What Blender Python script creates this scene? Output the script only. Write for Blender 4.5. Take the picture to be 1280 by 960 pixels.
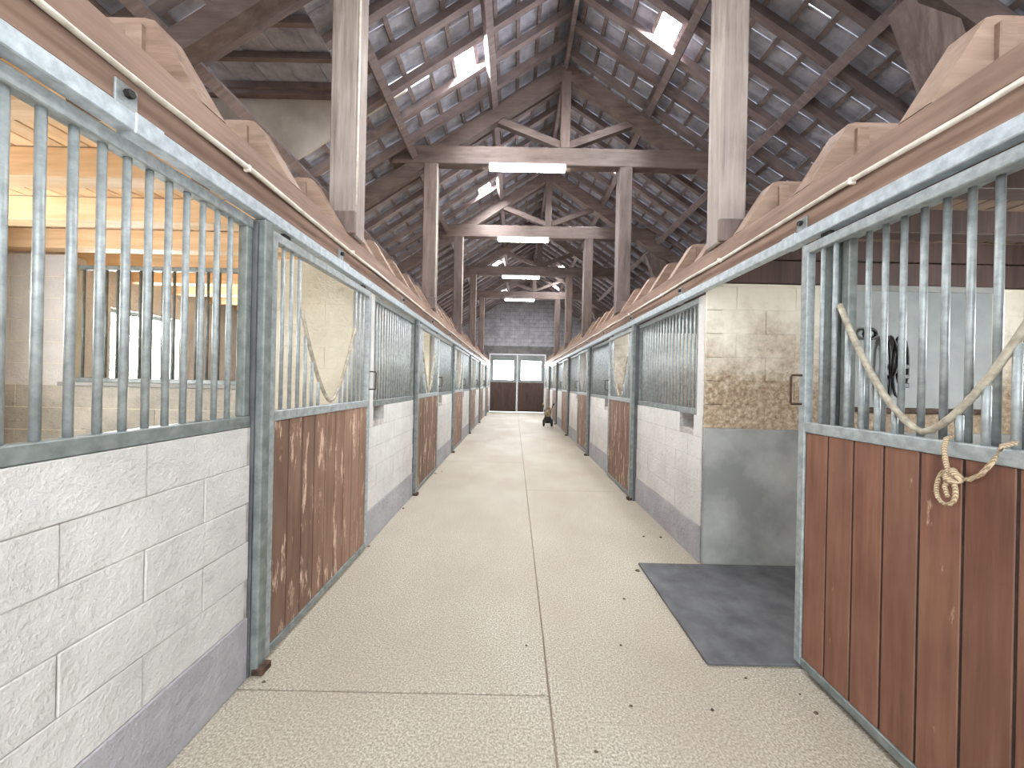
import bpy, math, random
from mathutils import Vector, Matrix
random.seed(7)
for o in list(bpy.data.objects): bpy.data.objects.remove(o)
S = bpy.context.scene
COL = S.collection

# ------------------------------------------------------------------ camera
F, VX, VY, H = 462.0, 643.0, 479.0, 1.5
ROLL = math.radians(1.2)
cam_d = bpy.data.cameras.new('camera'); cam = bpy.data.objects.new('camera', cam_d); COL.objects.link(cam)
cam_d.sensor_width = 36.0; cam_d.lens = F / 1280 * 36.0
cam_d.shift_x = -(VX - 640) / 1280; cam_d.shift_y = (VY - 480) / 1280
cam_d.clip_start = 0.05
cam.matrix_world = Matrix.Translation((0, 0, H)) @ Matrix.Rotation(math.pi / 2, 4, 'X') @ Matrix.Rotation(ROLL, 4, 'Z')
S.camera = cam

# ------------------------------------------------------------------ world, exposure
W = bpy.data.worlds.new('overcast_sky'); S.world = W; W.use_nodes = True
bg = W.node_tree.nodes['Background']
bg.inputs[0].default_value = (0.90, 0.95, 1.0, 1); bg.inputs[1].default_value = 4.2
S.view_settings.view_transform = 'Standard'; S.view_settings.look = 'None'
S.view_settings.gamma = 1.0; S.view_settings.use_curve_mapping = False
S.view_settings.exposure = 0.6
S.cycles.max_bounces = 20; S.cycles.diffuse_bounces = 10
SKYLIGHT, STALLWIN, DOORWIN, TUBE = 240.0, 42.0, 18.0, 75.0

def ray(px, py):
    x, y = px - VX, py - VY
    c, s = math.cos(ROLL), math.sin(ROLL)
    return Vector(((x * c + y * s) / F, 1.0, -(y * c - x * s) / F))

# ------------------------------------------------------------------ materials
def srgb(r, g, b):
    f = lambda v: (v / 255 / 12.92) if v / 255 <= 0.04045 else ((v / 255 + 0.055) / 1.055) ** 2.4
    return (f(r), f(g), f(b), 1)

class NT:
    def __init__(self, name):
        self.m = bpy.data.materials.new(name); self.m.use_nodes = True
        self.t = self.m.node_tree; self.n = self.t.nodes; self.b = self.n['Principled BSDF']
        self.geo = self.n.new('ShaderNodeNewGeometry'); self.pos = self.geo.outputs['Position']
    def link(self, a, b): self.t.links.new(a, b)
    def map(self, scale=(1, 1, 1), src=None):
        mp = self.n.new('ShaderNodeMapping'); mp.inputs['Scale'].default_value = scale
        self.link(src or self.pos, mp.inputs['Vector']); return mp.outputs[0]
    def shifted(self):
        """world position plus a random offset per object, so copies differ"""
        oi = self.n.new('ShaderNodeObjectInfo'); m = self.n.new('ShaderNodeVectorMath'); m.operation = 'SCALE'
        cv = self.n.new('ShaderNodeCombineXYZ')
        for i in range(3): self.link(oi.outputs['Random'], cv.inputs[i])
        self.link(cv.outputs[0], m.inputs[0]); m.inputs['Scale'].default_value = 37.0
        a = self.n.new('ShaderNodeVectorMath'); self.link(self.pos, a.inputs[0]); self.link(m.outputs[0], a.inputs[1])
        self.rand = oi.outputs['Random']; return a.outputs[0]
    def noise(self, vec, scale, detail=4, rough=0.6):
        n = self.n.new('ShaderNodeTexNoise'); n.inputs['Scale'].default_value = scale
        n.inputs['Detail'].default_value = detail; n.inputs['Roughness'].default_value = rough
        self.link(vec, n.inputs['Vector']); return n.outputs['Fac']
    def ramp(self, fac, stops):
        r = self.n.new('ShaderNodeValToRGB'); e = r.color_ramp.elements
        while len(e) < len(stops): e.new(0.5)
        for k, (p, c) in enumerate(stops): e[k].position = p; e[k].color = c if len(c) == 4 else (*c, 1)
        self.link(fac, r.inputs[0]); return r.outputs[0]
    def mix(self, fac, a, b, mode='MIX'):
        m = self.n.new('ShaderNodeMix'); m.data_type = 'RGBA'; m.blend_type = mode
        if isinstance(fac, (int, float)): m.inputs[0].default_value = fac
        else: self.link(fac, m.inputs[0])
        for s, i in ((a, 6), (b, 7)):
            if isinstance(s, tuple): m.inputs[i].default_value = s
            else: self.link(s, m.inputs[i])
        return m.outputs[2]
    def bump(self, h, strength=0.3, dist=0.01):
        b = self.n.new('ShaderNodeBump'); b.inputs['Strength'].default_value = strength; b.inputs['Distance'].default_value = dist
        self.link(h, b.inputs['Height']); self.link(b.outputs[0], self.b.inputs['Normal'])
    def math(self, op, a, b=0.0):
        m = self.n.new('ShaderNodeMath'); m.operation = op
        for i, v in ((0, a), (1, b)):
            if isinstance(v, (int, float)): m.inputs[i].default_value = v
            else: self.link(v, m.inputs[i])
        return m.outputs[0]
    def done(self, col, rough=0.7, metal=0.0, spec=0.4):
        self.link(col, self.b.inputs['Base Color'])
        if isinstance(rough, (int, float)): self.b.inputs['Roughness'].default_value = rough
        else: self.link(rough, self.b.inputs['Roughness'])
        self.b.inputs['Metallic'].default_value = metal; self.b.inputs['Specular IOR Level'].default_value = spec
        return self.m

def wood(name, dark, mid, light, grain=(30, 30, 2), rough=0.65, wear=None, var=0.35):
    t = NT(name); p = t.shifted()
    g = t.noise(t.map(grain, p), 1.0, 6, 0.65); big = t.noise(p, 2.2, 3)
    c = t.ramp(g, [(0.3, dark), (0.52, mid), (0.75, light)])
    c = t.mix(t.ramp(big, [(0.35, (0, 0, 0)), (0.7, (1, 1, 1))]), c, t.mix(0.5, c, light), 'MIX')
    rv = t.ramp(t.rand, [(0, (1 - var,) * 3), (1, (1, 1, 1))]); c = t.mix(1.0, c, rv, 'MULTIPLY')
    if wear:
        w = t.noise(t.map((grain[0] * 0.5, grain[1] * 0.5, grain[2] * 1.6), p), 1.0, 5, 0.7)
        c = t.mix(t.ramp(w, [(wear[0], (0, 0, 0)), (wear[0] + 0.07, (1, 1, 1))]), c, wear[1])
    t.bump(g, 0.25, 0.004)
    return t.done(c, rough)

def plain(name, c1, c2, scale=6, rough=0.7, metal=0.0, bump=0.2, bscale=60, dist=0.004):
    t = NT(name); n = t.noise(t.pos, scale, 5)
    c = t.ramp(n, [(0.35, c1), (0.68, c2)])
    if bump: t.bump(t.noise(t.pos, bscale, 4), bump, dist)
    return t.done(c, rough, metal)

def emit(name, col, strength):
    t = NT(name); t.b.inputs['Base Color'].default_value = (0.8, 0.8, 0.8, 1)
    t.b.inputs['Emission Color'].default_value = col; t.b.inputs['Emission Strength'].default_value = strength
    t.b.inputs['Roughness'].default_value = 0.2
    return t.m

M = {}
M['galv'] = plain('galvanized_steel', srgb(136, 142, 142), srgb(168, 174, 174), 26, 0.45, 0.25, 0.15, 120, 0.001)
M['galv_dark'] = plain('weathered_galvanized_steel', srgb(104, 111, 109), srgb(136, 142, 139), 16, 0.5, 0.25, 0.15, 120, 0.001)
M['galv_light'] = plain('bright_galvanized_track', srgb(160, 169, 174), srgb(194, 204, 210), 26, 0.4, 0.25, 0.15, 120, 0.001)
M['rust_and_shade'] = plain('rusty_steel_and_shade', srgb(50, 38, 32), srgb(96, 72, 58), 30, 0.8, 0.2)
M['groove_shade'] = plain('groove_shade_and_dirt', srgb(44, 32, 28), srgb(64, 48, 42), 20, 0.9)  # dark colour for both shade and dirt in the door plank grooves
M['dark_metal'] = plain('dark_metal', srgb(30, 28, 28), srgb(60, 56, 54), 30, 0.6, 0.3)
M['yoke'] = plain('worn_yoke_pipe', srgb(140, 132, 118), srgb(186, 178, 160), 30, 0.5, 0.2)
M['conduit'] = plain('ivory_plastic_conduit', srgb(196, 186, 172), srgb(226, 218, 206), 20, 0.5, 0, 0.05)
M['white_plastic'] = plain('white_plastic', srgb(214, 214, 216), srgb(236, 236, 238), 20, 0.4, 0, 0)
M['rubber'] = plain('grey_rubber', srgb(70, 70, 72), srgb(98, 98, 100), 5, 0.62, 0, 0.25, 150, 0.002)
M['leather'] = plain('black_leather', srgb(20, 18, 20), srgb(46, 40, 42), 20, 0.5)
M['sack'] = plain('brown_sacking', srgb(96, 78, 60), srgb(190, 170, 140), 9, 0.85)
M['dirt'] = plain('dirt_crumb', srgb(58, 50, 42), srgb(110, 98, 80), 30, 0.9)
M['board_grey'] = plain('grey_painted_board', srgb(120, 125, 125), srgb(144, 149, 148), 2.5, 0.6, 0, 0.08)
M['dormer'] = plain('pale_board', srgb(176, 168, 160), srgb(206, 198, 190), 2, 0.8, 0, 0.1)
M['dark_render'] = plain('dark_cement_render', srgb(100, 96, 96), srgb(130, 126, 126), 3, 0.9)

M['beam'] = wood('brown_roof_timber', srgb(76, 62, 57), srgb(106, 90, 84), srgb(136, 119, 112), (14, 14, 2.2))
M['beamx'] = wood('brown_cross_timber', srgb(76, 62, 57), srgb(106, 90, 84), srgb(136, 119, 112), (2.2, 14, 14))
M['rafter'] = wood('dark_rafter_timber', srgb(96, 84, 84), srgb(124, 110, 109), srgb(150, 137, 135), (3, 22, 3), var=0.25)
M['post'] = wood('weathered_post_timber', srgb(112, 98, 92), srgb(146, 132, 124), srgb(176, 164, 156), (26, 26, 1.6), var=0.15)
M['header'] = wood('red_brown_header_timber', srgb(100, 76, 64), srgb(132, 105, 90), srgb(160, 132, 115), (20, 1.6, 20), var=0.15, wear=(0.70, srgb(196, 170, 150)))
M['joist'] = wood('light_brown_joist_timber', srgb(112, 88, 72), srgb(142, 116, 100), srgb(170, 146, 128), (2.2, 20, 20), var=0.2)
M['pine'] = wood('orange_pine', srgb(206, 168, 122), srgb(226, 190, 146), srgb(240, 212, 174), (20, 1.6, 20), var=0.18)
M['pinex'] = wood('orange_pine_joist', srgb(206, 168, 122), srgb(226, 190, 146), srgb(240, 212, 174), (1.6, 20, 20), var=0.12)
M['oldboard'] = wood('old_brown_boards', srgb(90, 72, 58), srgb(122, 100, 82), srgb(152, 128, 108), (20, 1.6, 20))
M['plank'] = wood('varnished_door_plank', srgb(98, 63, 50), srgb(124, 83, 66), srgb(144, 104, 84), (26, 26, 1.8), 0.5, wear=(0.66, srgb(186, 156, 132)), var=0.32)
M['plank_worn'] = wood('worn_door_plank', srgb(100, 74, 60), srgb(130, 98, 80), srgb(154, 122, 104), (26, 26, 1.8), 0.55, wear=(0.56, srgb(196, 168, 146)), var=0.42)
M['dark_plank'] = wood('dark_barn_door_plank', srgb(58, 42, 38), srgb(78, 58, 52), srgb(96, 74, 66), (26, 26, 1.8), var=0.2)

def white_block(name, c1, c2, dirt):
    t = NT(name); n = t.noise(t.pos, 3.0, 5); d = t.noise(t.map((3, 3, 7)), 2.2, 6, 0.7)
    c = t.ramp(n, [(0.3, c1), (0.65, c2)])
    c = t.mix(t.ramp(d, [(0.60, (0, 0, 0)), (0.75, (0.6, 0.6, 0.6))]), c, dirt)
    f = t.noise(t.pos, 70, 5, 0.7); g = t.noise(t.pos, 14, 4)
    t.bump(t.math('ADD', f, t.math('MULTIPLY', g, 2.6)), 0.7, 0.012)
    return t.done(c, 0.75)
M['white'] = white_block('white_painted_block', srgb(190, 187, 183), srgb(208, 205, 201), srgb(162, 156, 150))
M['plinth'] = white_block('grey_painted_plinth', srgb(148, 146, 148), srgb(168, 166, 168), srgb(118, 114, 114))
M['cream'] = white_block('cream_painted_block', srgb(210, 203, 182), srgb(228, 222, 204), srgb(166, 150, 124))
M['dirty'] = white_block('dirty_grey_block', srgb(150, 145, 134), srgb(186, 181, 168), srgb(112, 100, 84))
M['grey_block'] = white_block('grey_concrete_block', srgb(140, 140, 146), srgb(176, 176, 182), srgb(116, 112, 112))
M['joint_grey'] = plain('grey_joint', srgb(150, 144, 138), srgb(196, 192, 188), 12, 0.95)  # block joints, a greyer tone than the painted faces
M['mortar'] = plain('dark_mortar', srgb(104, 102, 104), srgb(130, 128, 130), 8, 0.95)
M['cement'] = plain('cement_render', srgb(120, 121, 119), srgb(158, 158, 154), 2.2, 0.7, 0, 0.2, 40)

def stained():
    t = NT('stained_painted_block'); n = t.noise(t.map((1, 1, 1)), 4, 6, 0.7); n2 = t.noise(t.pos, 26, 5, 0.7)
    sep = t.n.new('ShaderNodeSeparateXYZ'); t.link(t.pos, sep.inputs[0])
    z = t.math('ADD', sep.outputs[2], t.math('MULTIPLY', t.math('SUBTRACT', n, 0.5), 1.3))
    fac = t.ramp(t.math('MULTIPLY', z, 0.4), [(0.46, (0.95, 0.95, 0.95)), (0.60, (1, 1, 1)), (0.72, (0.45, 0.45, 0.45)), (0.86, (0, 0, 0))])
    clean = t.ramp(n, [(0.3, srgb(216, 208, 190)), (0.7, srgb(232, 226, 212))])
    dirty = t.ramp(n2, [(0.32, srgb(112, 92, 72)), (0.5, srgb(150, 130, 106)), (0.68, srgb(190, 174, 150))])
    t.bump(n2, 0.4, 0.006)
    return t.done(t.mix(fac, clean, dirty), 0.8)
M['stained'] = stained()

def floor_mat(name, a, b, c, spec_rough=0.5):
    t = NT(name); sp = t.noise(t.pos, 105, 3, 0.6); big = t.noise(t.map((1, 0.6, 1)), 1.3, 5); fine = t.noise(t.pos, 190, 2)
    col = t.ramp(sp, [(0.34, a), (0.5, b), (0.66, c)])
    col = t.mix(t.ramp(big, [(0.35, (0.45, 0.45, 0.45)), (0.62, (0, 0, 0))]), col, srgb(150, 138, 120), 'MIX')
    t.bump(t.math('ADD', sp, t.math('MULTIPLY', fine, 0.5)), 0.25, 0.004)
    r = t.ramp(big, [(0.3, (0.75,) * 3), (0.7, (spec_rough,) * 3)])
    return t.done(col, r)
M['floor'] = floor_mat('speckled_aisle_concrete', srgb(122, 114, 101), srgb(161, 153, 138), srgb(196, 188, 174))
M['joint'] = plain('dark_floor_joint', srgb(110, 96, 84), srgb(140, 124, 110), 12, 0.95)
M['stallfloor'] = plain('dirty_stall_floor', srgb(82, 74, 66), srgb(130, 120, 106), 6, 0.95, 0, 0.5, 40)
M['ground'] = plain('yard_concrete', srgb(186, 182, 172), srgb(208, 204, 196), 2, 0.9)

def tile_mat():
    t = NT('grey_clay_tile'); p = t.shifted()
    n = t.noise(t.map((6, 6, 6), p), 1.0, 5, 0.65); r = t.ramp(t.noise(p, 0.9, 1), [(0.3, (0.72,) * 3), (0.7, (1, 1, 1))])
    c = t.ramp(n, [(0.3, srgb(148, 149, 160)), (0.55, srgb(186, 188, 200)), (0.8, srgb(212, 213, 224))])
    t.bump(n, 0.2, 0.004)
    return t.done(t.mix(1.0, c, r, 'MULTIPLY'), 0.85)
M['tile'] = tile_mat()
def rope_mat():
    t = NT('beige_hemp_rope'); w = t.n.new('ShaderNodeTexWave'); w.inputs['Scale'].default_value = 60; w.bands_direction = 'DIAGONAL'
    t.link(t.pos, w.inputs['Vector']); c = t.ramp(w.outputs['Fac'], [(0.1, srgb(146, 124, 98)), (0.8, srgb(196, 176, 148))])
    t.bump(w.outputs['Fac'], 0.6, 0.004); return t.done(c, 0.9)
M['rope'] = rope_mat()
M['skylight'] = emit('skylight_glass', (0.93, 0.96, 1.0, 1), SKYLIGHT)
M['stallpane'] = emit('bright_stall_window_pane', (0.95, 0.98, 1.0, 1), STALLWIN)
M['doorpane'] = emit('bright_barn_door_pane', (0.95, 0.98, 1.0, 1), DOORWIN)
M['tube'] = emit('fluorescent_diffuser', (1.0, 0.98, 0.96, 1), TUBE)

# ------------------------------------------------------------------ mesh helpers
class MB:
    def __init__(self): self.v = []; self.f = []
    def add(self, vs, fs):
        k = len(self.v); self.v += [tuple(v) for v in vs]; self.f += [tuple(i + k for i in f) for f in fs]; return self
    def box(self, x0, x1, y0, y1, z0, z1):
        return self.add([(x0, y0, z0), (x1, y0, z0), (x1, y1, z0), (x0, y1, z0), (x0, y0, z1), (x1, y0, z1), (x1, y1, z1), (x0, y1, z1)],
                        [(0, 3, 2, 1), (4, 5, 6, 7), (0, 1, 5, 4), (1, 2, 6, 5), (2, 3, 7, 6), (3, 0, 4, 7)])
    def cbox(self, x0, x1, y0, y1, z0, z1, b=0.004):
        """box with chamfered edges"""
        vs = []; idx = {}
        for sx in (0, 1):
            for sy in (0, 1):
                for sz in (0, 1):
                    c = ((x0, x1)[sx], (y0, y1)[sy], (z0, z1)[sz]); d = (1 - 2 * sx, 1 - 2 * sy, 1 - 2 * sz)
                    for ax in range(3):
                        p = [c[i] + (0 if i == ax else d[i] * b) for i in range(3)]
                        idx[(sx, sy, sz, ax)] = len(vs); vs.append(p)
        cen = Vector(((x0 + x1) / 2, (y0 + y1) / 2, (z0 + z1) / 2)); fs = []
        for ax in range(3):
            o = [i for i in range(3) if i != ax]
            for s in (0, 1):
                q = []
                for a, c in ((0, 0), (1, 0), (1, 1), (0, 1)):
                    k = [0, 0, 0]; k[ax] = s; k[o[0]] = a; k[o[1]] = c; q.append(idx[(*k, ax)])
                fs.append(q)
            for a in (0, 1):
                for c in (0, 1):
                    k0 = [0, 0, 0]; k0[o[0]] = a; k0[o[1]] = c; k1 = list(k0); k1[ax] = 1
                    fs.append([idx[(*k0, o[0])], idx[(*k1, o[0])], idx[(*k1, o[1])], idx[(*k0, o[1])]])
        for sx in (0, 1):
            for sy in (0, 1):
                for sz in (0, 1): fs.append([idx[(sx, sy, sz, a)] for a in range(3)])
        out = []
        for f in fs:
            p = [Vector(vs[i]) for i in f]; n = (p[1] - p[0]).cross(p[2] - p[0])
            if n.dot(sum(p, Vector()) / len(p) - cen) < 0: f = f[::-1]
            out.append(f)
        return self.add(vs, out)
    def prism(self, poly, axis, a0, a1):
        """2-D polygon extruded along axis ('x','y','z'); poly in the two other axes in order"""
        def mk(p, a): return (a, p[0], p[1]) if axis == 'x' else (p[0], a, p[1]) if axis == 'y' else (p[0], p[1], a)
        n = len(poly); vs = [mk(p, a0) for p in poly] + [mk(p, a1) for p in poly]
        fs = [tuple(range(n)), tuple(range(2 * n - 1, n - 1, -1))] + [(i, i + n, (i + 1) % n + n, (i + 1) % n) for i in range(n)]
        return self.add(vs, fs)
    def beam(self, p0, p1, w, h, up=(0, 0, 1)):
        """square timber from p0 to p1: w sideways, h along 'up'"""
        p0, p1 = Vector(p0), Vector(p1); d = (p1 - p0).normalized(); s = d.cross(Vector(up)).normalized(); u = s.cross(d)
        vs = [p + s * a * w / 2 + u * c * h / 2 for p in (p0, p1) for a, c in ((-1, -1), (1, -1), (1, 1), (-1, 1))]
        return self.add(vs, [(0, 1, 2, 3), (7, 6, 5, 4), (0, 4, 5, 1), (1, 5, 6, 2), (2, 6, 7, 3), (3, 7, 4, 0)])
    def tube(self, pts, r, seg=8, closed=False):
        pts = [Vector(p) for p in pts]; n = len(pts); rings = []
        ref = Vector((0, 0, 1))
        for i, p in enumerate(pts):
            a = pts[i - 1] if (i or closed) else p; b = pts[(i + 1) % n] if (i < n - 1 or closed) else p
            d = (b - a).normalized()
            s = d.cross(ref if abs(d.dot(ref)) < 0.95 else Vector((1, 0, 0))).normalized(); u = s.cross(d)
            rr = r[i] if isinstance(r, (list, tuple)) else r
            rings.append([p + (s * math.cos(t) + u * math.sin(t)) * rr for t in (2 * math.pi * k / seg for k in range(seg))])
        vs = [v for q in rings for v in q]; fs = []
        for i in range(n if closed else n - 1):
            a, b = i * seg, ((i + 1) % n) * seg
            # pick the twist that keeps the rings aligned
            best = min(range(seg), key=lambda k: (rings[(i + 1) % n][k] - rings[i][0]).length)
            for k in range(seg):
                fs.append((a + k, a + (k + 1) % seg, b + (k + 1 + best) % seg, b + (k + best) % seg))
        if not closed: fs += [tuple(range(seg - 1, -1, -1)), tuple(range((n - 1) * seg, n * seg))]
        return self.add(vs, fs)
    def mesh(self, name, mat, smooth=False):
        me = bpy.data.meshes.new(name); me.from_pydata(self.v, [], self.f); me.validate()
        me.materials.append(M[mat])
        import bmesh
        bm = bmesh.new(); bm.from_mesh(me); bmesh.ops.recalc_face_normals(bm, faces=bm.faces); bm.to_mesh(me); bm.free()
        if smooth: me.polygons.foreach_set('use_smooth', [True] * len(me.polygons))
        return me
CACHE = {}
def cached(key, fn):
    if key not in CACHE: CACHE[key] = fn()
    return CACHE[key]
def ob(name, me, parent=None, loc=(0, 0, 0), rot=None):
    o = bpy.data.objects.new(name, me); COL.objects.link(o); o.parent = parent; o.location = loc
    if rot: o.rotation_euler = rot
    return o
def part(name, mb, mat, parent=None, loc=(0, 0, 0), smooth=False): return ob(name, mb.mesh(name, mat, smooth), parent, loc)
def boxpart(name, dims, mat, parent=None, b=0.004):
    """chamfered box; the mesh is shared by every box of the same size and material"""
    x0, x1, y0, y1, z0, z1 = dims; s = (round(x1 - x0, 4), round(y1 - y0, 4), round(z1 - z0, 4))
    me = cached((name, s, mat, b), lambda: MB().cbox(-s[0] / 2, s[0] / 2, -s[1] / 2, s[1] / 2, -s[2] / 2, s[2] / 2, min(b, min(s) * 0.3)).mesh(name, mat))
    return ob(name, me, parent, ((x0 + x1) / 2, (y0 + y1) / 2, (z0 + z1) / 2))
def tag(o, label, cat, group=None):
    o['label'] = label; o['category'] = cat
    if group: o['group'] = group
    return o
def thing(name, loc, label, cat, group=None): return tag(ob(name, None, None, loc), label, cat, group)
def struct(name, loc=(0, 0, 0), label=None):
    o = ob(name, None, None, loc); o['kind'] = 'structure'
    if label: o['label'] = label
    return o
ORD = ['nearest', 'second', 'third', 'fourth', 'fifth', 'sixth', 'seventh']

# ------------------------------------------------------------------ layout (metres)
PER, P0, NB = 2.97, 1.93, 6
P = [P0 + PER * k for k in range(NB)]
YEND, YBACK = 19.2, -1.3
SIDES = {
 'left':  dict(s=-1, door=1.275, wall=1.305, outer=4.62, part=1.36, dw=1.34, head=1.27),
 'right': dict(s=1,  door=1.550, wall=1.607, outer=4.90, part=1.19, dw=1.20, head=1.555)}
ZW = 1.255        # top of the block wall
RX, RZ, RS = 0.70, 6.30, 0.66      # ridge and roof pitch
def zp(x, off=0.0): return RZ + off - RS * abs(x - RX)
XL, XR = -4.80, 5.08
DORM = dict(y0=3.30, y1=4.72, x0=-4.0, x1=-1.95)

# ------------------------------------------------------------------ floor
fl = struct('floor', label='pale speckled concrete aisle floor')
XJ = 0.20
part('screed', MB().box(-1.6, 1.75, YBACK, YEND, -0.10, -0.006), 'joint', fl)
for a, b in [(-1.3, 1.78), (1.78, 7.0), (7.0, 13.0), (13.0, YEND)]:
    part('slab', MB().cbox(-1.6, XJ - 0.004, a + 0.003, b - 0.003, -0.08, 0, 0.003), 'floor', fl)
for a, b in [(-1.3, 5.2), (5.2, 10.4), (10.4, YEND)]:
    part('slab', MB().cbox(XJ + 0.004, 1.75, a + 0.002, b - 0.002, -0.08, 0, 0.003), 'floor', fl)
for nm, sd in SIDES.items():
    x0, x1 = sorted((sd['s'] * (sd['wall'] + 0.16), sd['s'] * sd['outer']))
    if nm == 'right': x0 = 1.75
    else: x1 = -1.6
    o = part('floor_stall_' + nm, MB().box(x0, x1, YBACK, YEND, -0.10, -0.002), 'stallfloor'); o['kind'] = 'structure'
o = part('ground', MB().box(-30, 30, -30, YBACK, -0.2, -0.02), 'ground'); o['kind'] = 'structure'

# ------------------------------------------------------------------ stall fronts: block walls
def blocks(parent, mat, place, u0, u1, z0, z1, ch=0.193, bl=0.5, skip=None, jit=0.0015):
    """a bond of blocks between u0..u1; place(a, b, za, zb, jitter) gives the box"""
    z = z0; row = 0
    while z < z1 - 0.02:
        zt = min(z + ch, z1); u = u0 - (0.25 if row % 2 else 0.0)
        while u < u1 - 0.01:
            a, b = max(u, u0), min(u + bl, u1); u += bl
            if b - a < 0.02: continue
            segs = [(a, b)]
            if skip and zt > skip[2] + 0.02 and z < skip[3]:
                segs = [(a, min(b, skip[0])), (max(a, skip[1]), b)]
            for q, r in segs:
                if r - q < 0.02: continue
                boxpart('block', place(q + 0.002, r - 0.002, z + 0.002, zt - 0.002, random.choice((-1, 0, 1)) * jit), mat, parent, 0.0028)
        z = zt; row += 1

for nm, sd in SIDES.items():
    s = sd['s']; w = struct('wall_' + nm, label='white painted block stall fronts on the ' + nm)
    fx = s * sd['wall']; bx = s * (sd['wall'] + 0.14)
    def X(a, b): return tuple(sorted((s * a, s * b)))
    segs = [(YBACK, P[0] - PER + sd['part'], False)] + [(P[k] - PER + sd['part'], P[k] - 0.092, True) for k in range(NB)] + [(P[-1] + sd['part'], YEND, True)]
    for a, b, notch in segs:
        if notch and nm == 'right': a += 0.033
        zt = ZW if notch else 2.3
        sk = (a + 0.15, a + 0.43, 1.12, ZW + 0.1) if notch else None
        core = MB(); x0, x1 = X(sd['wall'] + 0.004, sd['wall'] + 0.14)
        if notch:
            core.box(x0, x1, a, b, 0, 1.12); core.box(x0, x1, a, sk[0], 1.12, ZW - 0.003); core.box(x0, x1, sk[1], b, 1.12, ZW - 0.003)
        else: core.box(x0, x1, a, b, 0, zt)
        part('core', core, 'joint_grey', w)
        if notch: part('niche_shade_box', MB().box(*X(sd['wall'] + 0.12, sd['wall'] + 0.30), sk[0] - 0.02, sk[1] + 0.02, 1.09, 1.118).box(*X(sd['wall'] + 0.28, sd['wall'] + 0.30), sk[0] - 0.02, sk[1] + 0.02, 1.118, ZW).box(*X(sd['wall'] + 0.142, sd['wall'] + 0.28), sk[0] - 0.02, sk[0], 1.118, ZW).box(*X(sd['wall'] + 0.142, sd['wall'] + 0.28), sk[1], sk[1] + 0.02, 1.118, ZW).box(*X(sd['wall'] + 0.142, sd['wall'] + 0.30), sk[0] - 0.02, sk[1] + 0.02, ZW, ZW + 0.02), 'rust_and_shade', w)  # added box, its dark colour stands in for shade inside the niche
        blocks(w, 'white', lambda q, r, z0, z1, j: (*X(sd['wall'] - j, sd['wall'] + 0.03), q, r, z0, z1), a, b, 0.31, zt, (zt - 0.31) / round((zt - 0.31) / 0.193), 0.5, sk)
        boxpart('plinth', (*X(sd['wall'] - 0.006, sd['wall'] + 0.02), a, b, 0.0, 0.31), 'plinth', w, 0.005)
    # narrow white pier at each stall boundary
    for k in range(NB):
        y = P[k] + sd['part']
        boxpart('pier', (*X(sd['wall'] - 0.002, sd['wall'] + 0.14), y + 0.032, y + 0.13, ZW - 0.01, 2.29), 'white', w, 0.006)

# outer walls with one window per stall
wn = 0
for nm, sd in SIDES.items():
    s = sd['s']; w = struct('wall_outer_' + nm, label='white block outer wall behind the stalls on the ' + nm)
    x0, x1 = sorted((s * sd['outer'], s * (sd['outer'] + 0.2)))
    wins = [(P[k] - PER + sd['part'] + 0.93, P[k] - PER + sd['part'] + 1.79) for k in range(NB + 1) if k < NB]
    wins.append((P[-1] + sd['part'] + 0.15, P[-1] + sd['part'] + 0.75))
    top = zp(s * sd['outer'], 0.2); y = YBACK
    core = MB(); core.box(x0, x1, YBACK, YEND, -0.1, 1.40); core.box(x0, x1, YBACK, YEND, 2.27, top)
    for a, b in wins: core.box(x0, x1, y, a, 1.40, 2.27); y = b
    core.box(x0, x1, y, YEND, 1.40, 2.27)
    part('core', core, 'white', w)
    for a, b in wins:
        wn += 1; wd = struct('window_%d' % wn, (s * (sd['outer'] + 0.1), (a + b) / 2, 1.40), label='bright stall window in the outer wall')
        hw = (b - a) / 2
        fr = MB()
        for q in ((-hw, -hw + 0.05), (hw - 0.05, hw), (-0.02, 0.02)): fr.box(-0.03, 0.03, q[0], q[1], 0, 0.87)
        for q in ((0, 0.05), (0.82, 0.87)): fr.box(-0.029, 0.029, -hw, hw, q[0], q[1])
        part('window_frame', fr, 'galv_dark', wd)
        part('pane', MB().box(-0.004, 0.004, -hw + 0.02, hw - 0.02, 0.02, 0.85), 'stallpane', wd)

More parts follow.
